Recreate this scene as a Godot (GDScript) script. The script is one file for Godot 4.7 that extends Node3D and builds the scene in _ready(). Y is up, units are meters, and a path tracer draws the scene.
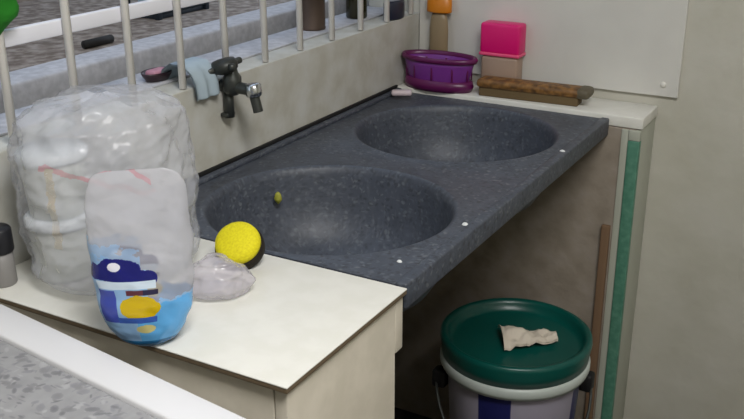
extends Node3D
# A kitchen corner: dark double-bowl sink under a barred window, worktop with bags, bucket below.

var M := {}
var used := {}

# ------------------------------------------------------------------ helpers
func numbered(called: String) -> String:
	if not used.has(called):
		used[called] = 0
		return called
	used[called] += 1
	return "%s_%03d" % [called, used[called]]

func thing(called: String, label: String, category: String, at := Vector3.ZERO, group := "") -> Node3D:
	var o := Node3D.new()
	o.name = numbered(called)
	add_child(o, true)
	o.position = at
	o.set_meta("label", label)
	o.set_meta("category", category)
	if group != "":
		o.set_meta("group", group)
	return o

func setting(called: String, label: String) -> Node3D:
	var o := Node3D.new()
	o.name = called
	add_child(o, true)
	o.set_meta("kind", "structure")
	o.set_meta("label", label)
	return o

func part(called: String, mesh: Mesh, mat: Material, parent: Node3D, at := Vector3.ZERO, rot := Vector3.ZERO) -> MeshInstance3D:
	var o := MeshInstance3D.new()
	o.name = called
	o.mesh = mesh
	o.material_override = mat
	parent.add_child(o, true)
	o.position = at
	o.rotation = rot
	return o

func mat(c: Color, rough := 0.6, metal := 0.0) -> StandardMaterial3D:
	var m := StandardMaterial3D.new()
	m.albedo_color = c
	m.roughness = rough
	m.metallic = metal
	return m

func tri_mat(tex: Texture2D, rough: float, scale: float, normal: Texture2D = null, nscale := 0.4) -> StandardMaterial3D:
	var m := mat(Color.WHITE, rough)
	m.albedo_texture = tex
	m.uv1_triplanar = true
	m.uv1_world_triplanar = true
	m.uv1_scale = Vector3.ONE * scale
	if normal:
		m.normal_enabled = true
		m.normal_texture = normal
		m.normal_scale = nscale
	return m

func noise_tex(seed_: int, freq: float, cols: Array, stops: Array, normal := false, kind := FastNoiseLite.TYPE_SIMPLEX_SMOOTH) -> NoiseTexture2D:
	var n := FastNoiseLite.new()
	n.seed = seed_
	n.noise_type = kind
	n.frequency = freq
	n.fractal_octaves = 4
	var t := NoiseTexture2D.new()
	t.width = 512
	t.height = 512
	t.seamless = true
	t.noise = n
	if normal:
		t.as_normal_map = true
		t.bump_strength = 3.0
	else:
		var g := Gradient.new()
		g.offsets = PackedFloat32Array(stops)
		g.colors = PackedColorArray(cols)
		t.color_ramp = g
	return t

# dust-free stone: base colour with soft blotches and many small flecks
func speckle_tex(seed_: int, base: Color, alt: Color, flecks: Array, count: int, rmax: int) -> ImageTexture:
	var S := 512
	var rng := RandomNumberGenerator.new()
	rng.seed = seed_
	var n := FastNoiseLite.new()
	n.seed = seed_
	n.frequency = 0.03
	var img := Image.create(S, S, false, Image.FORMAT_RGB8)
	for y in S:
		for x in S:
			var a := float(x) / S * TAU
			var b := float(y) / S * TAU
			var v := n.get_noise_3d(cos(a) * 80.0 + sin(b) * 30.0, sin(a) * 80.0, cos(b) * 80.0) * 0.5 + 0.5
			img.set_pixel(x, y, base.lerp(alt, clampf(v * 1.4 - 0.2, 0, 1)))
	for i in count:
		var c: Color = flecks[rng.randi() % flecks.size()]
		var r := rng.randi_range(1, rmax)
		var r2 := rng.randi_range(1, rmax)
		var ox := rng.randi_range(0, S - 1)
		var oy := rng.randi_range(0, S - 1)
		var sk := rng.randf_range(-0.8, 0.8)
		for dy in range(-r2, r2 + 1):
			for dx in range(-r, r + 1):
				var e := pow((dx + sk * dy) / (r * 0.5 + 0.2), 2) + pow(dy / (r2 * 0.5 + 0.2), 2)
				if e < 1.0:
					var px := posmod(ox + dx, S)
					var py := posmod(oy + dy, S)
					img.set_pixel(px, py, img.get_pixel(px, py).lerp(c, 0.85 - 0.4 * e))
	return ImageTexture.create_from_image(img)

# box with rounded edges, centred
func rbox(size: Vector3, r: float) -> ArrayMesh:
	var h := size * 0.5
	r = minf(r, minf(h.x, minf(h.y, h.z)) * 0.98)
	var st := SurfaceTool.new()
	st.begin(Mesh.PRIMITIVE_TRIANGLES)
	var cs := []
	for k in 3:
		var q: float = h[k]
		cs.append([-q, -q + r * 0.35, -q + r, q - r, q - r * 0.35, q])
	for ax in 3:
		var u := (ax + 1) % 3
		var v := (ax + 2) % 3
		for s in [-1.0, 1.0]:
			for i in 5:
				for j in 5:
					var ps := []
					for d in [[0, 0], [1, 0], [1, 1], [0, 1]]:
						var p := Vector3.ZERO
						p[ax] = s * h[ax]
						p[u] = cs[u][i + d[0]]
						p[v] = cs[v][j + d[1]]
						var inner := Vector3(clampf(p.x, -h.x + r, h.x - r), clampf(p.y, -h.y + r, h.y - r), clampf(p.z, -h.z + r, h.z - r))
						ps.append(inner + (p - inner).normalized() * r)
					if s > 0:
						quad(st, ps[0], ps[3], ps[2], ps[1])
					else:
						quad(st, ps[0], ps[1], ps[2], ps[3])
	st.index()
	st.generate_normals()
	return st.commit()

func quad(st: SurfaceTool, a: Vector3, b: Vector3, c: Vector3, d: Vector3) -> void:
	for p in [a, b, c, a, c, d]:
		st.add_vertex(p)

# solid between two corners with small chamfers, positioned in place
func slab(called: String, lo: Vector3, hi: Vector3, m: Material, parent: Node3D, r := 0.002) -> MeshInstance3D:
	return part(called, rbox(hi - lo, r), m, parent, (lo + hi) * 0.5)

# grid surface from a function of (i, j) -> Vector3, optionally closed round j
func grid(ni: int, nj: int, f: Callable, wrap := false, flip := false, uv = null) -> ArrayMesh:
	var st := SurfaceTool.new()
	st.begin(Mesh.PRIMITIVE_TRIANGLES)
	st.set_smooth_group(0)
	for i in ni + 1:
		for j in nj + 1:
			var jj := j % nj if wrap else j
			if uv != null:
				st.set_uv(uv.call(i, j))
			else:
				st.set_uv(Vector2(float(j) / nj, float(i) / ni))
			st.add_vertex(f.call(i, jj))
	for i in ni:
		for j in nj:
			var a := i * (nj + 1) + j
			var b := a + 1
			var c := a + nj + 1
			var d := c + 1
			if flip:
				for k in [a, c, b, b, c, d]: st.add_index(k)
			else:
				for k in [a, b, c, b, d, c]: st.add_index(k)
	st.generate_normals()
	return st.commit()

# profile [[r, y], ...] spun about y; sharp corners where a point is doubled
func lathe(prof: Array, seg := 40, sx := 1.0, sz := 1.0) -> ArrayMesh:
	return grid(prof.size() - 1, seg, func(i, j):
		var a: float = TAU * j / seg
		return Vector3(cos(a) * prof[i][0] * sx, prof[i][1], sin(a) * prof[i][0] * sz), true, true)

# tube along points
func tube(pts: Array, radius: float, seg := 12) -> ArrayMesh:
	var fr := []
	for i in pts.size():
		var t: Vector3 = (pts[mini(i + 1, pts.size() - 1)] - pts[maxi(i - 1, 0)]).normalized()
		var up := Vector3.UP if absf(t.y) < 0.9 else Vector3.RIGHT
		var s := t.cross(up).normalized()
		fr.append([s, s.cross(t).normalized()])
	var n := pts.size()
	return grid(n + 1, seg, func(i, j):
		var k := clampi(i - 1, 0, n - 1)
		var r := radius if i > 0 and i < n + 1 else 0.0
		var a: float = TAU * j / seg
		return pts[k] + (fr[k][0] * cos(a) + fr[k][1] * sin(a)) * r, true)

func bend(pts: Array, steps := 10) -> Array:
	var c := Curve3D.new()
	for i in pts.size():
		var t: Vector3 = (pts[mini(i + 1, pts.size() - 1)] - pts[maxi(i - 1, 0)]) / 6.0
		c.add_point(pts[i], -t, t)
	var out := []
	for i in pts.size() - 1:
		for k in steps:
			out.append(c.sample(i, float(k) / steps))
	out.append(pts[-1])
	return out

# crumpled film: an upright sack, profile [[v, radius factor], ...]
func sack(rx: float, rz: float, height: float, prof: Array, seed_: int, crumple: float, ni := 70, nj := 110) -> ArrayMesh:
	var n := FastNoiseLite.new()
	n.seed = seed_
	n.frequency = 9.0
	n.fractal_type = FastNoiseLite.FRACTAL_RIDGED
	n.fractal_octaves = 3
	var big := FastNoiseLite.new()
	big.seed = seed_ + 5
	big.frequency = 5.0
	return grid(ni, nj, func(i, j):
		var v := float(i) / ni
		var a: float = TAU * j / nj
		var k := 1.0
		for q in prof.size() - 1:
			if v >= prof[q][0] and v <= prof[q + 1][0]:
				var w: float = (v - prof[q][0]) / (prof[q + 1][0] - prof[q][0])
				k = lerpf(prof[q][1], prof[q + 1][1], w * w * (3 - 2 * w))
		var p := Vector3(cos(a) * rx * k, v * height, sin(a) * rz * k)
		var d := n.get_noise_3dv(p * 1.6) * crumple + big.get_noise_3dv(p * 2.0) * crumple * 1.6
		d *= smoothstep(0.0, 0.12, v)
		return p + Vector3(cos(a), 0, sin(a)) * d + Vector3(0, d * 0.5, 0) * smoothstep(0.3, 1.0, v), true, true)

# ------------------------------------------------------------------ scene
func _ready() -> void:
	# --- camera
	var cam := Camera3D.new()
	cam.name = "camera"
	add_child(cam)
	cam.position = Vector3(1.0144, 1.3936, 1.8916)
	cam.rotation = Vector3(-0.3720, 0.5182, -0.0040)
	cam.fov = 24.72
	cam.near = 0.02
	cam.current = true

	# --- sky and exposure
	var we := WorldEnvironment.new()
	we.name = "environment"
	var env := Environment.new()
	var sky := Sky.new()
	var sm := ProceduralSkyMaterial.new()
	sm.sky_top_color = Color(0.62, 0.68, 0.76)
	sm.sky_horizon_color = Color(0.80, 0.82, 0.84)
	sm.ground_bottom_color = Color(0.35, 0.33, 0.30)
	sm.ground_horizon_color = Color(0.6, 0.6, 0.58)
	sm.energy_multiplier = 3.0
	sky.sky_material = sm
	env.background_mode = Environment.BG_SKY
	env.sky = sky
	env.tonemap_mode = Environment.TONE_MAPPER_LINEAR
	env.tonemap_exposure = 1.0
	env.sdfgi_enabled = true
	env.ssao_enabled = true
	env.ssil_enabled = true
	we.environment = env
	add_child(we)

	# --- ceiling lamp light (its fitting is built below)
	var al := AreaLight3D.new()
	al.name = "ceiling_light"
	al.area_size = Vector2(0.9, 0.5)
	al.light_color = Color(1.0, 0.995, 0.985)
	al.light_energy = 4.1
	al.shadow_enabled = true
	al.position = Vector3(1.3, 2.425, 1.65)
	al.rotation_degrees = Vector3(-90, 0, 0)
	add_child(al)

	make_materials()
	build_room()
	build_window()
	build_sink()
	build_worktop()
	build_table()
	build_bucket()
	build_ledge_things()
	build_tap()
	build_sill_things()
	build_worktop_things()
	for o in find_children("*", "GeometryInstance3D", true, false):
		o.cast_shadow = GeometryInstance3D.SHADOW_CASTING_SETTING_ON

func make_materials() -> void:
	var wall_n := noise_tex(3, 0.02, [], [], true)
	M.wall = tri_mat(noise_tex(11, 0.008, [Color(0.75, 0.74, 0.69), Color(0.77, 0.76, 0.715), Color(0.785, 0.775, 0.735)], [0.2, 0.5, 0.85]), 0.75, 1.3, wall_n, 0.25)
	M.wall_window = tri_mat(noise_tex(12, 0.012, [Color(0.70, 0.69, 0.65), Color(0.74, 0.735, 0.705), Color(0.77, 0.77, 0.755)], [0.2, 0.5, 0.85]), 0.7, 2.0, wall_n, 0.3)
	M.plinth = tri_mat(noise_tex(13, 0.012, [Color(0.52, 0.48, 0.43), Color(0.56, 0.52, 0.47), Color(0.59, 0.55, 0.51)], [0.2, 0.5, 0.85]), 0.85, 2.0, wall_n, 0.4)
	M.outside = tri_mat(noise_tex(14, 0.02, [Color(0.42, 0.37, 0.33), Color(0.52, 0.47, 0.43), Color(0.62, 0.58, 0.54)], [0.25, 0.5, 0.8]), 0.9, 2.5, wall_n, 0.6)
	M.concrete = tri_mat(noise_tex(15, 0.03, [Color(0.68, 0.68, 0.70), Color(0.72, 0.72, 0.74), Color(0.76, 0.76, 0.78)], [0.25, 0.5, 0.8]), 0.85, 3.0, wall_n, 0.5)
	M.floor = tri_mat(noise_tex(16, 0.02, [Color(0.17, 0.16, 0.15), Color(0.22, 0.21, 0.19), Color(0.27, 0.25, 0.23)], [0.25, 0.5, 0.8]), 0.6, 1.5)
	M.ceiling = mat(Color(0.85, 0.84, 0.82), 0.9)
	M.panel = tri_mat(noise_tex(17, 0.01, [Color(0.84, 0.835, 0.815), Color(0.86, 0.855, 0.835)], [0.3, 0.7]), 0.45, 1.0)
	M.white_paint = mat(Color(0.86, 0.85, 0.82), 0.35)
	M.green_paint = tri_mat(noise_tex(18, 0.03, [Color(0.28, 0.48, 0.40), Color(0.32, 0.52, 0.44), Color(0.37, 0.56, 0.48)], [0.25, 0.55, 0.85]), 0.5, 3.0)
	M.pale_edge = mat(Color(0.68, 0.69, 0.64), 0.6)
	M.stone = tri_mat(speckle_tex(21, Color(0.24, 0.26, 0.30), Color(0.295, 0.315, 0.36), [Color(0.18, 0.19, 0.215), Color(0.35, 0.37, 0.405), Color(0.20, 0.21, 0.24), Color(0.31, 0.34, 0.39), Color(0.43, 0.45, 0.47)], 7500, 6), 0.5, 1.6, noise_tex(22, 0.05, [], [], true), 0.15)
	M.terrazzo = tri_mat(speckle_tex(31, Color(0.56, 0.56, 0.57), Color(0.64, 0.64, 0.65), [Color(0.42, 0.42, 0.44), Color(0.49, 0.49, 0.50), Color(0.69, 0.69, 0.70), Color(0.52, 0.52, 0.54)], 3400, 12), 0.45, 2.0)
	M.table_white = mat(Color(0.86, 0.86, 0.875), 0.35)
	M.laminate = tri_mat(noise_tex(23, 0.02, [Color(0.86, 0.855, 0.825), Color(0.88, 0.875, 0.85)], [0.3, 0.7]), 0.4, 2.0)
	M.board_core = mat(Color(0.40, 0.34, 0.26), 0.85)
	M.beige = tri_mat(noise_tex(24, 0.015, [Color(0.78, 0.75, 0.69), Color(0.82, 0.79, 0.73)], [0.3, 0.7]), 0.6, 2.0)
	M.chrome = mat(Color(0.80, 0.81, 0.82), 0.22, 1.0)
	M.old_metal = mat(Color(0.30, 0.31, 0.30), 0.4, 0.7)
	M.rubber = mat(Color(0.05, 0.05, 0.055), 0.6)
	M.bar = mat(Color(0.93, 0.915, 0.89), 0.45)
	M.rail = mat(Color(0.88, 0.88, 0.91), 0.45)

func build_room() -> void:
	# window wall x < 0 with its opening above the sill; end wall z < -0.12
	var w := setting("wall_left", "grey plastered wall below and above the barred window")
	slab("plaster_below", Vector3(-0.14, 0, -0.12), Vector3(0, 1.01, 3.2), M.wall_window, w)
	slab("plaster_above", Vector3(-0.14, 1.95, -0.12), Vector3(0, 2.5, 3.2), M.wall_window, w)
	slab("plaster_beside", Vector3(-0.14, 1.01, 1.3), Vector3(0, 1.95, 3.2), M.wall_window, w)
	var e := setting("wall_end", "greyish beige wall behind the far end of the sink")
	slab("plaster", Vector3(-0.14, 0, -0.26), Vector3(2.5, 2.5, -0.12), M.wall, e)
	var r := setting("wall_right", "greyish beige wall across the room")
	slab("plaster", Vector3(2.3, 0, -0.12), Vector3(2.44, 2.5, 3.2), M.wall, r)
	var b := setting("wall_back", "greyish beige wall behind the camera")
	slab("plaster", Vector3(-0.14, 0, 3.2), Vector3(2.5, 2.5, 3.34), M.wall, b)
	var f := setting("floor", "dark brown floor")
	slab("screed", Vector3(-0.14, -0.1, -0.26), Vector3(2.5, 0, 3.34), M.floor, f)
	var c := setting("ceiling", "white ceiling")
	slab("plaster", Vector3(-0.14, 2.5, -0.26), Vector3(2.5, 2.6, 3.34), M.ceiling, c)
	# lamp fitting
	var l := thing("ceiling_lamp", "white rectangular lamp panel on the ceiling", "lamp", Vector3(1.3, 2.5, 1.65))
	slab("housing", Vector3(-0.47, -0.06, -0.27), Vector3(0.47, 0, 0.27), M.white_paint, l, 0.01)
	var glow := mat(Color(0.95, 0.94, 0.9), 0.5)
	glow.emission_enabled = true
	glow.emission = Color(1.0, 0.995, 0.985)
	glow.emission_energy_multiplier = 1.0
	slab("diffuser", Vector3(-0.45, -0.068, -0.25), Vector3(0.45, -0.06, 0.25), glow, l, 0.002)
	# white panel screwed to the end wall
	var p := thing("wall_panel", "pale smooth panel fixed to the wall above the ledge", "panel", Vector3(0.0, 0.882, -0.12))
	slab("sheet", Vector3(0.002, 0, 0), Vector3(0.607, 1.2, 0.009), M.panel, p, 0.002)
	part("screw_cap", lathe([[0, 0.003], [0.005, 0.0025], [0.007, 0.0]], 16), M.white_paint, p, Vector3(0.575, 0.025, 0.009), Vector3(PI / 2, 0, 0))
	# low plinth under the far ledge: brownish front, green painted end
	var q := setting("wall_low", "low brownish plinth wall under the far end of the sink with a green end")
	slab("masonry", Vector3(0, 0, -0.12), Vector3(0.556, 0.835, 0), M.plinth, q)
	slab("pale_strip", Vector3(0.527, 0, -0.01), Vector3(0.5415, 0.834, 0.003), M.pale_edge, q, 0.001)
	slab("green_strip", Vector3(0.542, 0, -0.01), Vector3(0.566, 0.812, 0.006), M.green_paint, q, 0.002)
	slab("pale_end", Vector3(0.556, 0, -0.118), Vector3(0.5655, 0.834, -0.011), M.pale_edge, q, 0.002)
	slab("pale_cap", Vector3(0.542, 0.812, -0.0105), Vector3(0.566, 0.834, 0.005), M.pale_edge, q, 0.002)
	var lg := thing("ledge_slab", "cream white ledge slab between the sink and the end wall", "ledge", Vector3(0, 0.835, -0.12))
	slab("slab", Vector3(0.001, 0.001, 0.001), Vector3(0.568, 0.025, 0.119), M.laminate, lg, 0.003)
	# brown batten on the plinth
	var bt := thing("wooden_batten", "narrow reddish brown batten standing against the plinth beside the green edge", "batten", Vector3(0.514, 0, 0.001))
	slab("strip", Vector3(-0.009, 0, 0), Vector3(0.009, 0.62, 0.012), mat(Color(0.46, 0.36, 0.27), 0.8), bt, 0.002)

func build_window() -> void:
	var w := setting("window_1", "window opening with white vertical security bars")
	# sill lining
	slab("window_sill", Vector3(-0.14, 1.01, -0.118), Vector3(-0.055, 1.014, 1.298), M.concrete, w, 0.001)
	# bars
	var bar := lathe([[0, 0], [0.0062, 0], [0.0062, 0.93], [0, 0.93]], 12)
	for i in 11:
		part("bar", bar, M.bar, w, Vector3(-0.008, 1.012, 1.0640 - 0.115 * i))
	slab("rail", Vector3(-0.026, 1.138, -0.115), Vector3(-0.0145, 1.160, 1.088), M.rail, w, 0.002)
	slab("rail", Vector3(-0.026, 1.60, -0.115), Vector3(-0.0145, 1.62, 1.088), M.rail, w, 0.002)
	# outside: kerb, yard slab and the neighbouring wall across a narrow shaft
	var k := setting("trim_1", "light grey concrete kerb outside the window")
	slab("kerb", Vector3(-0.24, 0.80, -0.6), Vector3(-0.165, 1.045, 1.9), M.concrete, k, 0.006)
	var y := setting("wall_outside", "weathered brownish wall across the shaft outside the window")
	slab("plaster", Vector3(-1.25, 0.5, -2.0), Vector3(-1.1, 2.6, 2.6), M.outside, y)
	var g := setting("floor_outside", "brownish ground outside the window")
	slab("ground", Vector3(-1.25, 0.9, -2.0), Vector3(-0.24, 0.98, 2.6), M.outside, g)

func build_sink() -> void:
	var s := thing("double_sink", "dark grey speckled stone sink with two round bowls", "sink", Vector3(0, 0.85, 0))
	var W := 0.498
	var half := 0.449
	for k in 2:
		var cz := 0.232 if k == 0 else 0.699
		var z0 := 0.001 if k == 0 else 0.001 + half
		var z1 := z0 + half
		var cx := 0.258
		var rx := 0.200
		var rz := 0.192
		var nj := 96
		# bowl profile: [factor, depth] from centre to rim
		var prof := [[0.0, -0.152], [0.12, -0.151], [0.3, -0.148], [0.5, -0.143], [0.66, -0.133], [0.78, -0.115], [0.86, -0.09], [0.915, -0.06], [0.95, -0.03], [0.968, -0.013], [0.982, -0.004], [1.0, 0.0], [1.012, 0.0012], [1.03, 0.0014], [1.045, 0.0]]
		var np: int = prof.size()
		var edge := func(a: float) -> Vector2:
			var d := Vector2(cos(a), sin(a))
			var t := 1e9
			if d.x > 1e-6: t = minf(t, (W - cx) / d.x)
			if d.x < -1e-6: t = minf(t, (0.001 - cx) / d.x)
			if d.y > 1e-6: t = minf(t, (z1 - cz) / d.y)
			if d.y < -1e-6: t = minf(t, (z0 - cz) / d.y)
			return Vector2(cx, cz) + d * t
		# angles: uniform plus the four corners snapped
		var angs := []
		for j in nj:
			angs.append(TAU * j / nj)
		for c in [Vector2(W, z0), Vector2(W, z1), Vector2(0.001, z0), Vector2(0.001, z1)]:
			var a := fposmod((c - Vector2(cx, cz)).angle(), TAU)
			var bj := 0
			for j in nj:
				if absf(angs[j] - a) < absf(angs[bj] - a): bj = j
			angs[bj] = a
		var shape := func(i, j):
			var a: float = angs[j]
			var e: Vector2 = edge.call(a)
			var d := Vector2(cos(a), sin(a))
			var rr := 1.0 / sqrt(pow(d.x / rx, 2) + pow(d.y / rz, 2))
			if i < np:
				var q := Vector2(cx, cz) + d * rr * float(prof[i][0])
				var lim := (e - Vector2(cx, cz)).length() * 0.985
				if (q - Vector2(cx, cz)).length() > lim: q = Vector2(cx, cz) + d * lim
				return Vector3(q.x, prof[i][1], q.y)
			return Vector3(e.x, 0.0, e.y)
		part("bowl", grid(np, nj, shape, true, true), M.stone, s)
		var under := func(i, j):
			var a: float = angs[j]
			var e: Vector2 = edge.call(a)
			var d := Vector2(cos(a), sin(a))
			var rr := 1.0 / sqrt(pow(d.x / rx, 2) + pow(d.y / rz, 2))
			var q := Vector2(cx, cz) + d * minf(rr * (float(prof[i][0]) + 0.04 * minf(1.0, float(prof[i][0]) * 3.0)), (e - Vector2(cx, cz)).length() * 0.985)
			return Vector3(q.x, prof[i][1] - 0.012, q.y)
		part("bowl_underside", grid(np - 1, nj, under, true, false), M.stone, s)
		# drain
		var dr := part("drain", lathe([[0.0, 0.001], [0.012, 0.001], [0.016, 0.003], [0.030, 0.004], [0.034, 0.001], [0.034, -0.002]], 32), M.old_metal, s, Vector3(cx, -0.1505, cz))
		for q in 6:
			part("drain_slot", rbox(Vector3(0.003, 0.0012, 0.009), 0.0005), M.rubber, dr, Vector3(cos(q * TAU / 6) * 0.021, 0.0042, sin(q * TAU / 6) * 0.021), Vector3(0, -q * TAU / 6 + PI / 2, 0))
	# raised rims along the wall and along the front
	slab("end_rim", Vector3(0.002, -0.034, 0.001), Vector3(0.484, -0.0006, 0.012), M.stone, s, 0.002)
	slab("end_rim", Vector3(0.002, -0.034, 0.890), Vector3(0.484, -0.0006, 0.899), M.stone, s, 0.002)
	slab("back_rim", Vector3(0.001, -0.002, 0.001), Vector3(0.018, 0.008, 0.899), M.stone, s, 0.004)
	slab("shadow_gap_strip", Vector3(0.0008, 0.006, 0.002), Vector3(0.007, 0.0145, 0.898), M.rubber, s, 0.002)  # black strip added to draw the shadow gap between wall and sink
	slab("front_rim", Vector3(0.482, -0.034, 0.001), Vector3(0.5, 0.0035, 0.899), M.stone, s, 0.004)
	# white drips of lather on the stone
	var foam := mat(Color(0.85, 0.86, 0.86), 0.5)
	var i := 0
	for p in [[0.478, 0.669, 0.0055, "largest white fleck of lather on the sink front beside the near bowl"], [0.489, 0.263, 0.0045, "white fleck of lather on the sink front beside the far bowl"], [0.455, 0.835, 0.004, "white fleck of lather on the sink close to the worktop board"]]:
		var d := thing("foam_fleck", p[3], "fleck", Vector3(p[0], 0.8505 if p[0] < 0.482 else 0.8533, p[1]), "white flecks on the sink rim")
		part("blob", lathe([[0, 0.7 * p[2]], [0.6 * p[2], 0.5 * p[2]], [p[2], 0.0]], 10, 1.0 + 0.3 * (i % 2), 0.8), foam, d)
		i += 1
	var sc := thing("yellow_scrap", "small yellow green food scrap on the wall of the sink bowl", "scrap", Vector3(0.105, 0.80, 0.625))

	part("scrap", sack(0.007, 0.006, 0.022, [[0, 0.2], [0.4, 1.0], [0.8, 0.8], [1, 0.1]], 4, 0.001, 8, 12), mat(Color(0.62, 0.62, 0.22), 0.6), sc)
	var so := thing("soap_piece", "small pinkish white piece of soap on the sink corner beside the purple basket", "soap", Vector3(0.048, 0.8585, 0.062))
	part("soap", rbox(Vector3(0.045, 0.012, 0.02), 0.005), mat(Color(0.80, 0.74, 0.76), 0.5), so, Vector3(0, 0.006, 0), Vector3(0, 0.5, 0))

func build_worktop() -> void:
	var c := thing("base_cabinet", "beige base cabinet under the white worktop board", "cabinet", Vector3(0, 0, 0))
	slab("front_panel", Vector3(0.480, 0.06, 0.925), Vector3(0.4975, 0.841, 1.170), M.beige, c, 0.002)
	slab("side_panel", Vector3(0.004, 0.0, 0.925), Vector3(0.479, 0.841, 0.941), M.beige, c, 0.002)
	slab("side_panel", Vector3(0.004, 0.0, 1.154), Vector3(0.479, 0.841, 1.170), M.beige, c, 0.002)
	slab("corner_block", Vector3(0.44, 0.762, 0.9035), Vector3(0.4975, 0.841, 0.9245), M.beige, c, 0.003)
	slab("bottom_panel", Vector3(0.004, 0.06, 0.942), Vector3(0.479, 0.078, 1.153), M.beige, c, 0.002)
	slab("kick_board", Vector3(0.44, 0.0, 0.941), Vector3(0.452, 0.06, 1.15), M.board_core, c, 0.001)
	var b := thing("worktop_board", "white laminate board with brown edges laid beside the sink", "board", Vector3(0, 0.8415, 0))
	slab("core", Vector3(0.002, 0, 0.9025), Vector3(0.502, 0.0065, 1.177), M.board_core, b, 0.001)
	slab("laminate_top", Vector3(0.002, 0.0065, 0.9025), Vector3(0.5025, 0.0085, 1.1775), M.laminate, b, 0.0008)

func build_table() -> void:
	var t := thing("side_table", "small table with grey speckled top and broad white rim", "table", Vector3(0.085, 0, 1.2205))
	t.rotation.y = -0.129
	var L := 0.64
	var D := 0.46
	var h := 0.88
	var rim := 0.046
	slab("table_top", Vector3(rim, h - 0.03, rim), Vector3(L - rim, h - 0.006, D - rim), M.terrazzo, t, 0.002)
	slab("rim", Vector3(0.0, h - 0.04, 0.0), Vector3(L, h, rim), M.table_white, t, 0.004)
	slab("rim", Vector3(0.0, h - 0.04, D - rim), Vector3(L, h, D), M.table_white, t, 0.004)
	slab("rim", Vector3(0.0, h - 0.0402, rim), Vector3(rim, h - 0.0002, D - rim), M.table_white, t, 0.004)
	slab("rim", Vector3(L - rim, h - 0.0402, rim), Vector3(L, h - 0.0002, D - rim), M.table_white, t, 0.004)
	for x in [0.03, L - 0.03]:
		for z in [0.03, D - 0.03]:
			slab("leg", Vector3(x - 0.02, 0, z - 0.02), Vector3(x + 0.02, h - 0.04, z + 0.02), M.table_white, t, 0.004)

func bucket_print() -> ImageTexture:
	var img := Image.create(512, 256, false, Image.FORMAT_RGB8)
	img.fill(Color(0.62, 0.60, 0.66))
	for k in 4:
		var x := k * 128
		img.fill_rect(Rect2i(x + 8, 30, 40, 200), Color(0.12, 0.13, 0.36))
		img.fill_rect(Rect2i(x + 18, 60, 60, 44), Color(0.82, 0.82, 0.88))
		img.fill_rect(Rect2i(x + 26, 44, 26, 22), Color(0.10, 0.10, 0.34))
		img.fill_rect(Rect2i(x + 18, 130, 56, 12), Color(0.80, 0.80, 0.86))
	return ImageTexture.create_from_image(img)

func build_bucket() -> void:
	var b := thing("bucket", "tall grey bucket with navy print and green lid under the sink", "bucket", Vector3(0.41, 0, 0.238))
	var bm := mat(Color.WHITE, 0.4)
	bm.albedo_texture = bucket_print()
	var body := part("body", lathe([[0.0, 0.0], [0.110, 0.0], [0.116, 0.006], [0.139, 0.385], [0.139, 0.385]], 64), bm, b)
	body.rotation.y = 0.44
	body.set_meta("label", "grey bucket wall with navy and white print")
	part("rim", lathe([[0.137, 0.373], [0.150, 0.375], [0.154, 0.384], [0.154, 0.396], [0.150, 0.401], [0.14, 0.402]], 64), mat(Color(0.70, 0.73, 0.71), 0.4), b)
	var lidm := mat(Color(0.02, 0.30, 0.27), 0.32)
	var lid := part("lid", lathe([[0.0, 0.424], [0.07, 0.4235], [0.125, 0.424], [0.134, 0.427], [0.138, 0.440], [0.142, 0.447], [0.149, 0.449], [0.154, 0.446], [0.155, 0.438], [0.152, 0.42], [0.150, 0.4015], [0.13, 0.4015]], 72), lidm, b)
	lid.set_meta("label", "green plastic lid with raised rim")
	# handle: two lugs and a bail lying down at the front
	for s in [-1.0, 1.0]:
		part("handle_lug", rbox(Vector3(0.03, 0.04, 0.03), 0.006), M.rubber, b, Vector3(0.158 * s * 0.86, 0.335, -0.158 * s * 0.42))
	var pts := []
	for k in 21:
		var a := PI * k / 20.0
		var e := Vector3(0.86, 0, -0.42) * 0.168 * cos(a)
		var f := Vector3(0.42, 0, 0.86) * 0.168 * sin(a)
		pts.append(Vector3(0, 0.335 - 0.13 * sin(a), 0) + e + f)
	part("bail", tube(pts, 0.003, 8), M.old_metal, b)
	var r := thing("paper_scrap", "crumpled white paper scrap lying on the green bucket lid", "paper", Vector3(0.435, 0.4242, 0.228))
	var n := FastNoiseLite.new()
	n.seed = 8
	n.frequency = 26.0
	var pap := func(top: bool): return grid(14, 24, func(i, j):
		var u: float = i / 14.0 - 0.5
		var v: float = j / 24.0 - 0.5
		var wdt: float = 0.078 * (1.0 - 0.75 * (v + 0.5)) + 0.010
		var p := Vector3(v * 0.115, 0.0, u * wdt)
		var y: float = 0.013 + n.get_noise_2d(p.x, p.z) * 0.012 + (0.024 * (0.5 - v)) * (1.0 - 2.0 * absf(u))
		p.y = y if top else maxf(0.0, y - 0.004)
		return p, false, top)
	var pm := mat(Color(0.80, 0.76, 0.70), 0.8)
	part("paper", pap.call(true), pm, r, Vector3.ZERO, Vector3(0, 0.55, 0))
	part("paper_underside", pap.call(false), pm, r, Vector3.ZERO, Vector3(0, 0.55, 0))

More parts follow.
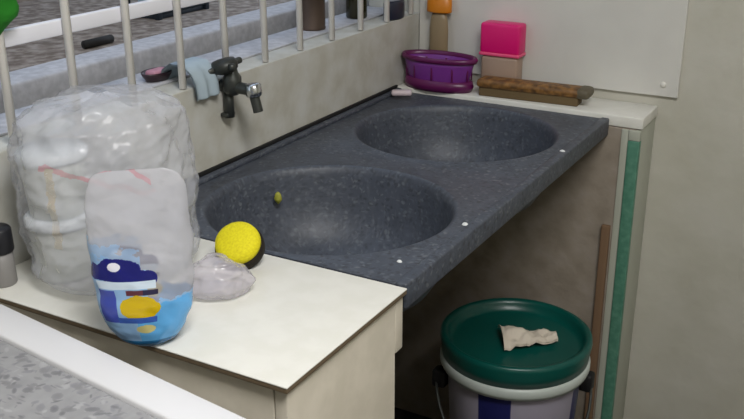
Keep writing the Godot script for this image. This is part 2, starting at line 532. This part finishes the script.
func build_ledge_things() -> void:
	# purple basket
	var b := thing("plastic_basket", "purple plastic basket in the far corner of the sink", "basket", Vector3(0.094, 0.86, -0.030))
	b.scale = Vector3(1.18, 1.1, 1.0)
	var pm := mat(Color(0.46, 0.20, 0.54), 0.3)
	var dark := mat(Color(0.36, 0.07, 0.30), 0.35)
	part("bowl", lathe([[0.0, 0.002], [0.055, 0.002], [0.058, 0.006], [0.070, 0.050], [0.0735, 0.064], [0.071, 0.064], [0.066, 0.050], [0.054, 0.008], [0.0, 0.006]], 48, 1.0, 0.56), pm, b)
	part("foot_ring", lathe([[0.050, 0.0], [0.068, 0.0], [0.072, 0.010], [0.069, 0.022], [0.058, 0.022]], 48, 1.0, 0.56), dark, b)
	part("rim", lathe([[0.070, 0.058], [0.077, 0.059], [0.079, 0.065], [0.076, 0.070], [0.070, 0.068], [0.069, 0.062]], 48, 1.0, 0.56), dark, b)
	for k in 10:
		var a := TAU * (k + 0.5) / 10.0
		part("rib", rbox(Vector3(0.004, 0.034, 0.003), 0.0012), dark, b, Vector3(cos(a) * 0.0672, 0.040, sin(a) * 0.0672 * 0.56), Vector3(0, PI / 2 - a, 0))
	# pink-lidded jar
	var j := thing("pink_jar", "square jar with bright pink lid and pale clouded body on ledge", "jar", Vector3(0.222, 0.86, -0.088))
	var body := mat(Color(0.72, 0.62, 0.55, 0.75), 0.35)
	body.transparency = BaseMaterial3D.TRANSPARENCY_ALPHA
	part("body", rbox(Vector3(0.088, 0.078, 0.040), 0.008), body, j, Vector3(0, 0.039, 0))
	part("filling", rbox(Vector3(0.078, 0.045, 0.032), 0.006), mat(Color(0.60, 0.45, 0.36), 0.7), j, Vector3(0, 0.0255, 0))
	var pl := mat(Color(0.86, 0.06, 0.44), 0.35)
	part("lid", rbox(Vector3(0.094, 0.068, 0.044), 0.007), pl, j, Vector3(0, 0.117, 0))
	part("lid_band", rbox(Vector3(0.0955, 0.008, 0.0455), 0.003), mat(Color(0.90, 0.32, 0.50), 0.35), j, Vector3(0, 0.082, 0))
	# brown wooden brush
	var w := thing("scrubbing_brush", "long brown wooden scrubbing brush lying on the white ledge", "brush", Vector3(0.318, 0.86, -0.038))
	w.rotation.y = 0.05
	var wood := tri_mat(noise_tex(41, 0.02, [Color(0.30, 0.20, 0.09), Color(0.48, 0.33, 0.15), Color(0.58, 0.42, 0.22)], [0.25, 0.5, 0.8]), 0.5, 5.0)
	part("back", rbox(Vector3(0.25, 0.020, 0.050), 0.009), wood, w, Vector3(0, 0.028, 0))
	part("bristles", rbox(Vector3(0.222, 0.020, 0.040), 0.003), mat(Color(0.40, 0.33, 0.22), 0.9), w, Vector3(-0.008, 0.010, 0))
	part("end_cap", rbox(Vector3(0.030, 0.022, 0.052), 0.009), mat(Color(0.36, 0.33, 0.26), 0.6), w, Vector3(0.112, 0.028, 0))
	# slim bottle with orange cap
	var o := thing("slim_bottle", "slim brownish bottle with orange cap behind the purple basket", "bottle", Vector3(0.062, 0.86, -0.0925))
	part("body", lathe([[0, 0], [0.021, 0], [0.023, 0.004], [0.023, 0.12], [0.021, 0.145], [0.016, 0.16], [0, 0.162]], 32, 1.0, 0.5), mat(Color(0.56, 0.49, 0.38), 0.4), o)
	part("cap", lathe([[0.0, 0.160], [0.030, 0.160], [0.031, 0.163], [0.030, 0.192], [0.024, 0.196], [0.0, 0.197]], 32, 1.0, 0.5), mat(Color(0.80, 0.48, 0.08), 0.4), o)

func build_tap() -> void:
	var t := thing("wall_tap", "dull grey metal tap mounted on the wall above the near bowl", "tap", Vector3(0, 0.999, 0.628))
	var q := Vector3(0, 0, PI / 2)
	part("wall_flange", lathe([[0, 0.008], [0.009, 0.008], [0.0105, 0.003], [0.011, 0.0]], 28), M.old_metal, t, Vector3(0.0, 0.0, 0), Vector3(0, 0, -PI / 2))
	part("body", tube(bend([Vector3(0.002, 0, 0), Vector3(0.02, 0, 0), Vector3(0.062, -0.002, 0)], 6), 0.010, 16), M.old_metal, t)
	part("valve", lathe([[0, -0.018], [0.010, -0.018], [0.016, -0.01], [0.016, 0.012], [0.011, 0.02], [0.009, 0.03], [0, 0.03]], 24), M.old_metal, t, Vector3(0.022, 0.004, 0))
	var h := part("handle", lathe([[0, 0.0], [0.012, 0.0], [0.022, 0.005], [0.024, 0.014], [0.020, 0.022], [0, 0.024]], 24), mat(Color(0.20, 0.21, 0.20), 0.45, 0.3), t, Vector3(0.016, 0.024, 0.006), Vector3(0.15, 0, 0.2))
	for k in 4:
		part("lug", rbox(Vector3(0.018, 0.011, 0.011), 0.004), M.old_metal, h, Vector3(cos(k * PI / 2 + 0.4) * 0.025, 0.012, sin(k * PI / 2 + 0.4) * 0.025), Vector3(0, -k * PI / 2 - 0.4, 0))
	part("nut", lathe([[0, -0.010], [0.012, -0.010], [0.014, -0.007], [0.014, 0.009], [0.011, 0.012], [0, 0.012]], 8), M.chrome, t, Vector3(0.066, -0.002, 0), Vector3(0, 0, 0.1))
	part("spout", tube(bend([Vector3(0.066, -0.008, 0), Vector3(0.070, -0.022, 0), Vector3(0.074, -0.038, 0)], 6), 0.0085, 14), M.old_metal, t)
	part("supply_stem", tube([Vector3(0.012, -0.008, 0.0), Vector3(0.012, -0.03, 0.0), Vector3(0.012, -0.055, 0.0)], 0.009, 14), M.old_metal, t)
	part("stem_clip", rbox(Vector3(0.016, 0.008, 0.024), 0.003), M.old_metal, t, Vector3(0.009, -0.05, 0))

func build_sill_things() -> void:
	# navy jar with pale lid in the window corner
	var n := thing("navy_jar", "dark navy jar with pale lid on the sill at the corner", "jar", Vector3(-0.055, 1.014, 0.0))
	n.position = Vector3(-0.016, 1.0105, -0.02)
	part("body", lathe([[0, 0], [0.034, 0], [0.037, 0.004], [0.037, 0.035], [0.033, 0.042], [0, 0.042]], 32, 0.5, 1.0), mat(Color(0.13, 0.15, 0.22), 0.35), n)
	part("lid", lathe([[0, 0.042], [0.035, 0.042], [0.036, 0.045], [0.036, 0.066], [0.033, 0.069], [0, 0.069]], 32, 0.5, 1.0), mat(Color(0.62, 0.65, 0.70), 0.4), n)
	# olive bottle beside it
	var o := thing("olive_bottle", "dark olive bottle on the sill beside the navy jar", "bottle", Vector3(-0.085, 1.014, 0.03))
	part("body", lathe([[0, 0], [0.022, 0], [0.024, 0.004], [0.024, 0.10], [0.018, 0.13], [0.010, 0.15], [0.010, 0.18], [0, 0.18]], 28), mat(Color(0.17, 0.16, 0.08), 0.2), o)
	part("cap", lathe([[0, 0.176], [0.012, 0.176], [0.012, 0.196], [0, 0.197]], 20), M.rubber, o)
	# brown tin
	var t := thing("brown_tin", "dull brown tin on the sill behind the bars", "tin", Vector3(-0.10, 1.014, 0.19))
	part("body", lathe([[0, 0], [0.028, 0], [0.029, 0.003], [0.028, 0.006], [0.028, 0.088], [0.029, 0.092], [0.027, 0.094], [0.026, 0.086], [0, 0.086]], 32), mat(Color(0.33, 0.27, 0.23), 0.45, 0.3), t)
	# dark crate on the kerb
	var c := thing("plastic_crate", "dark blue plastic crate standing on the ground outside the window", "crate", Vector3(-0.64, 0.98, 0.03))
	var cm := mat(Color(0.09, 0.13, 0.17), 0.5)
	slab("bottom", Vector3(-0.05, 0, -0.09), Vector3(0.05, 0.012, 0.09), cm, c, 0.003)
	for x in [-0.05, 0.05]:
		for z in [-0.09, 0.09]:
			slab("post", Vector3(x - 0.007, 0, z - 0.007), Vector3(x + 0.007, 0.13, z + 0.007), cm, c, 0.002)
	for y in [0.012, 0.11]:
		for x in [-0.05, 0.05]:
			slab("side_slat", Vector3(x - 0.004, y, -0.083), Vector3(x + 0.004, y + 0.018, 0.083), cm, c, 0.002)
		for z in [-0.09, 0.09]:
			slab("end_slat", Vector3(-0.043, y, z - 0.004), Vector3(0.043, y + 0.018, z + 0.004), cm, c, 0.002)
	var cp := thing("pale_box", "pale blue grey box inside the dark crate", "box", Vector3(-0.64, 0.9922, 0.03))
	part("carton", rbox(Vector3(0.07, 0.10, 0.14), 0.006), mat(Color(0.62, 0.70, 0.75), 0.6), cp, Vector3(0, 0.05, 0))
	# dark tongs lying on the kerb
	var k := thing("wooden_stick", "short dark stick lying on the brown ground outside the window", "stick", Vector3(-0.495, 0.98, 0.42))
	part("stick", tube([Vector3(0.0, 0.009, -0.04), Vector3(0.004, 0.010, 0.0), Vector3(0.0, 0.009, 0.04)], 0.009, 10), mat(Color(0.10, 0.09, 0.08), 0.8), k)
	# maroon soap dish on the sill
	var s := thing("soap_dish", "dark maroon soap dish on the sill behind the bars", "dish", Vector3(-0.078, 1.014, 0.70))
	part("dish", lathe([[0, 0.004], [0.020, 0.005], [0.027, 0.014], [0.030, 0.016], [0.029, 0.012], [0.022, 0.001], [0, 0.0]], 32, 0.7, 1.1), mat(Color(0.16, 0.09, 0.12), 0.4), s)
	part("soap", rbox(Vector3(0.024, 0.014, 0.04), 0.006), mat(Color(0.70, 0.50, 0.56), 0.5), s, Vector3(0, 0.012, 0))
	# pale blue cloth over the sill edge
	var b := thing("blue_cloth", "pale grey blue folded cloth on the sill edge beside the tap", "cloth", Vector3(0, 1.01, 0.680))
	var fold := FastNoiseLite.new()
	fold.seed = 2
	fold.frequency = 9.0
	var path := [Vector2(-0.065, 0.0045), Vector2(-0.058, 0.026), Vector2(-0.04, 0.038), Vector2(-0.015, 0.036), Vector2(0.0, 0.024), Vector2(0.007, 0.008), Vector2(0.009, -0.006), Vector2(0.010, -0.018)]
	for side in 2:
		part("cloth" if side == 0 else "cloth_lining", grid(7, 16, func(i, jj):
			var v: float = jj / 16.0 - 0.5
			var p: Vector2 = path[i]
			var off: float = 0.003 * sin(v * 14.0) * smoothstep(2.0, 6.0, float(i)) + 0.003
			var th: float = -0.002 if side == 1 else 0.0
			if i < 3: return Vector3(p.x, p.y + th, v * 0.062)
			return Vector3(p.x + off + th, p.y + th, v * 0.062), false, side == 0), mat(Color(0.62, 0.68, 0.72), 0.9), b)
	# green cloth over the end of the rail
	var g := thing("green_cloth", "bright green cloth bundled round the end bar of the window", "cloth", Vector3(-0.008, 1.145, 1.085))
	part("cloth", sack(0.028, 0.062, 0.24, [[0, 0.0], [0.02, 0.25], [0.2, 0.8], [0.4, 1.05], [0.7, 1.0], [0.95, 0.6], [1.0, 0.1]], 71, 0.006, 40, 48), mat(Color(0.10, 0.46, 0.07), 0.85), g)

func pouch_print() -> ImageTexture:
	var W := 256
	var H := 512
	var img := Image.create(W, H, false, Image.FORMAT_RGBA8)
	var n := FastNoiseLite.new()
	n.seed = 5
	n.frequency = 0.02
	for y in H:
		for x in W:
			var u := float(x) / W * 1.12
			var v := float(y) / H      # 0 at the top of the pouch
			var s := n.get_noise_2d(x, y)
			var c := Color(0.80, 0.80, 0.83, 0.45)
			# pink printed arc across the shoulder
			var arc := 0.12 + 0.10 * pow(absf(u - 0.25) * 1.8, 2.0)
			if u < 0.75 and absf(v - arc - s * 0.012) < 0.014: c = Color(0.80, 0.62, 0.66, 0.55)
			# blue band, ragged edge
			var cut := 0.52 + 0.10 * u + s * 0.05
			if v > cut - 0.06 and u < 0.55: c = Color(0.62, 0.72, 0.84, 0.8)
			if v > cut and (u < 0.60 or v > 0.74 + s * 0.06): c = Color(0.55, 0.70, 0.86, 0.95)
			if v > 0.76 + s * 0.05 and u > 0.45: c = Color(0.38, 0.66, 0.88, 1.0)
			# navy cloud
			var d1 := Vector2((u - 0.30) / 0.30, (v - 0.60) / 0.062).length() + s * 0.3
			if d1 < 1.0: c = Color(0.05, 0.07, 0.42, 1)
			if Vector2((u - 0.62) / 0.10, (v - 0.635) / 0.04).length() < 1.0: c = Color(0.05, 0.07, 0.42, 1)
			if Vector2((u - 0.27) / 0.065, (v - 0.575) / 0.022).length() < 1.0: c = Color(0.88, 0.88, 0.92, 1)
			if absf(v - 0.665) < 0.02 and u > 0.06 and u < 0.7: c = Color(0.80, 0.86, 0.92, 1)
			# dark red and navy strip above the yellow fruit
			if absf(v - 0.703) < 0.013 and u > 0.36 and u < 0.72: c = Color(0.36, 0.16, 0.20, 1) if u < 0.55 else Color(0.16, 0.14, 0.26, 1)
			if absf(v - 0.77) < 0.08 and u > 0.05 and u < 0.24: c = Color(0.24, 0.30, 0.66, 1)
			if Vector2((u - 0.50) / 0.24, (v - 0.775) / 0.058).length() + s * 0.2 < 1.0: c = Color(0.80, 0.68, 0.06, 1)
			if absf(v - 0.838) < 0.014 and u > 0.22 and u < 0.70: c = Color(0.22, 0.36, 0.68, 1)
			if Vector2((u - 0.55) / 0.13, (v - 0.885) / 0.022).length() < 1.0: c = Color(0.78, 0.74, 0.50, 1)
			if v > 0.955: c = Color(0.16, 0.42, 0.62, 1)
			img.set_pixel(x, y, c)
	return ImageTexture.create_from_image(img)

func build_worktop_things() -> void:
	var top := 0.8502
	# big clear bag
	var film := mat(Color.WHITE, 0.25)
	var bi := Image.create(512, 256, false, Image.FORMAT_RGBA8)
	bi.fill(Color(0.80, 0.81, 0.84, 0.40))
	var bn := FastNoiseLite.new()
	bn.seed = 9
	bn.frequency = 0.03
	for y in 256:
		for x in 512:
			var u := x / 512.0
			var v := y / 256.0
			var arc := 0.72 - 0.15 * pow(clampf((0.26 - u) / 0.17, 0, 1), 1.5)
			if u > 0.07 and u < 0.27 and absf(v - arc + bn.get_noise_2d(x, y) * 0.02) < 0.012: bi.set_pixel(x, y, Color(0.80, 0.58, 0.62, 0.5))
			if absf(u - 0.25 - bn.get_noise_2d(x, y) * 0.006) < 0.008 and v > 0.30 and v < 0.72: bi.set_pixel(x, y, Color(0.80, 0.74, 0.66, 0.42))
	film.albedo_texture = ImageTexture.create_from_image(bi)
	film.transparency = BaseMaterial3D.TRANSPARENCY_ALPHA
	film.cull_mode = BaseMaterial3D.CULL_DISABLED
	var bag := thing("plastic_bag", "large crumpled translucent white plastic bag standing on the worktop", "bag", Vector3(0.128, top, 1.035))
	bag.rotation.y = 0.2
	part("film", sack(0.108, 0.114, 0.245, [[0, 0.0], [0.015, 0.88], [0.1, 0.98], [0.45, 1.0], [0.7, 1.0], [0.87, 0.9], [0.95, 0.66], [1.0, 0.1]], 17, 0.0065, 80, 130), film, bag)
	# stacked tubs inside the bag
	var tubm := mat(Color(0.84, 0.85, 0.83), 0.45)
	var lidm := mat(Color(0.88, 0.90, 0.92), 0.4)
	for k in 2:
		var tb := thing("plastic_tub", ["pale round plastic tub at the bottom of the clear bag", "pale round plastic tub stacked upper in the clear bag"][k], "tub", Vector3(0.085, top + 0.002 + k * 0.088, 1.085), "tubs in the clear bag")
		part("body", lathe([[0, 0], [0.034, 0], [0.036, 0.003], [0.041, 0.072], [0.041, 0.074], [0, 0.074]], 36), tubm, tb)
		part("lid", lathe([[0, 0.074], [0.044, 0.074], [0.045, 0.076], [0.045, 0.084], [0.042, 0.087], [0, 0.087]], 36), lidm, tb)
	# detergent pouch
	var po := thing("detergent_pouch", "standing detergent pouch with navy and yellow label and blue lower part", "pouch", Vector3(0.306, top, 1.170))
	po.scale = Vector3(0.93, 0.98, 0.95)
	po.rotation = Vector3(-0.06, 0.70, 0.0)
	var pm := mat(Color.WHITE, 0.25)
	pm.albedo_texture = pouch_print()
	pm.transparency = BaseMaterial3D.TRANSPARENCY_ALPHA
	var nn := FastNoiseLite.new()
	nn.seed = 33
	nn.frequency = 22.0
	var wp := [[0.0, 0.020], [0.03, 0.034], [0.1, 0.046], [0.22, 0.056], [0.4, 0.061], [0.6, 0.062], [0.8, 0.060], [0.9, 0.057], [0.96, 0.051], [0.99, 0.043], [1.0, 0.034]]
	var dp := [[0.0, 0.016], [0.03, 0.024], [0.1, 0.029], [0.25, 0.031], [0.5, 0.026], [0.7, 0.020], [0.85, 0.013], [0.95, 0.006], [1.0, 0.002]]
	var look := func(t: Array, v: float) -> float:
		for q in t.size() - 1:
			if v >= t[q][0] and v <= t[q + 1][0]:
				return lerpf(t[q][1], t[q + 1][1], (v - t[q][0]) / (t[q + 1][0] - t[q][0]))
		return t[-1][1]
	var NI := 60
	var NJ := 64
	part("pouch", grid(NI, NJ, func(i, j):
		var v := float(i) / NI
		var a: float = TAU * j / NJ
		var w: float = look.call(wp, v)
		var d: float = look.call(dp, v)
		var p := Vector3(sin(a) * w, v * 0.21, cos(a) * d)
		p += Vector3(sin(a), 0, cos(a)) * nn.get_noise_3dv(p) * 0.004 * smoothstep(0.0, 0.1, v)
		return p, true, false, func(i, j):
		var a: float = TAU * j / NJ
		return Vector2(0.5 + 0.5 * sin(a), 1.0 - float(i) / NI * 0.21 / 0.245)), pm, po)
	# crumpled clear wrap
	var wr := thing("clear_wrap", "small crumpled clear plastic wrap between the pouch and the yellow sponge", "wrap", Vector3(0.296, top, 1.026))
	wr.rotation.y = 0.5
	var wm := mat(Color(0.82, 0.80, 0.84, 0.38), 0.25)
	wm.transparency = BaseMaterial3D.TRANSPARENCY_ALPHA
	wm.cull_mode = BaseMaterial3D.CULL_DISABLED
	part("film", sack(0.042, 0.034, 0.048, [[0, 0.0], [0.03, 0.9], [0.3, 1.05], [0.6, 0.85], [0.85, 0.5], [1.0, 0.08]], 51, 0.007, 40, 60), wm, wr)
	# yellow sponge with dark scouring side
	var ye := thing("round_sponge", "round yellow sponge with dark scouring side propped at the sink edge", "sponge", Vector3(0.270, top, 0.952))
	ye.scale = Vector3.ONE * 1.08
	var holder := Vector3(deg_to_rad(38), deg_to_rad(18), 0)
	var ym := tri_mat(noise_tex(61, 0.06, [Color(0.80, 0.74, 0.03), Color(0.86, 0.81, 0.05), Color(0.89, 0.85, 0.10)], [0.2, 0.5, 0.8]), 0.8, 8.0)
	part("sponge", lathe([[0, 0.010], [0.022, 0.0095], [0.0275, 0.006], [0.029, 0.0], [0.029, -0.004], [0, -0.004]], 40), ym, ye, Vector3(0, 0.031, 0), holder)
	part("scouring_pad", lathe([[0, -0.004], [0.030, -0.004], [0.0315, -0.008], [0.031, -0.018], [0.028, -0.022], [0, -0.023]], 40), mat(Color(0.11, 0.08, 0.03), 0.95), ye, Vector3(0, 0.031, 0), holder)
	# dark tin by the wall
	var tn := thing("dark_tin", "small grey tin with dark lid by the wall behind the clear bag", "tin", Vector3(0.034, top, 1.146))
	part("body", lathe([[0, 0], [0.016, 0], [0.017, 0.002], [0.0165, 0.046], [0, 0.046]], 28), mat(Color(0.52, 0.51, 0.50), 0.5), tn)
	part("lid", lathe([[0, 0.046], [0.018, 0.046], [0.019, 0.048], [0.0185, 0.076], [0.016, 0.079], [0, 0.079]], 28), mat(Color(0.10, 0.10, 0.12), 0.45), tn)
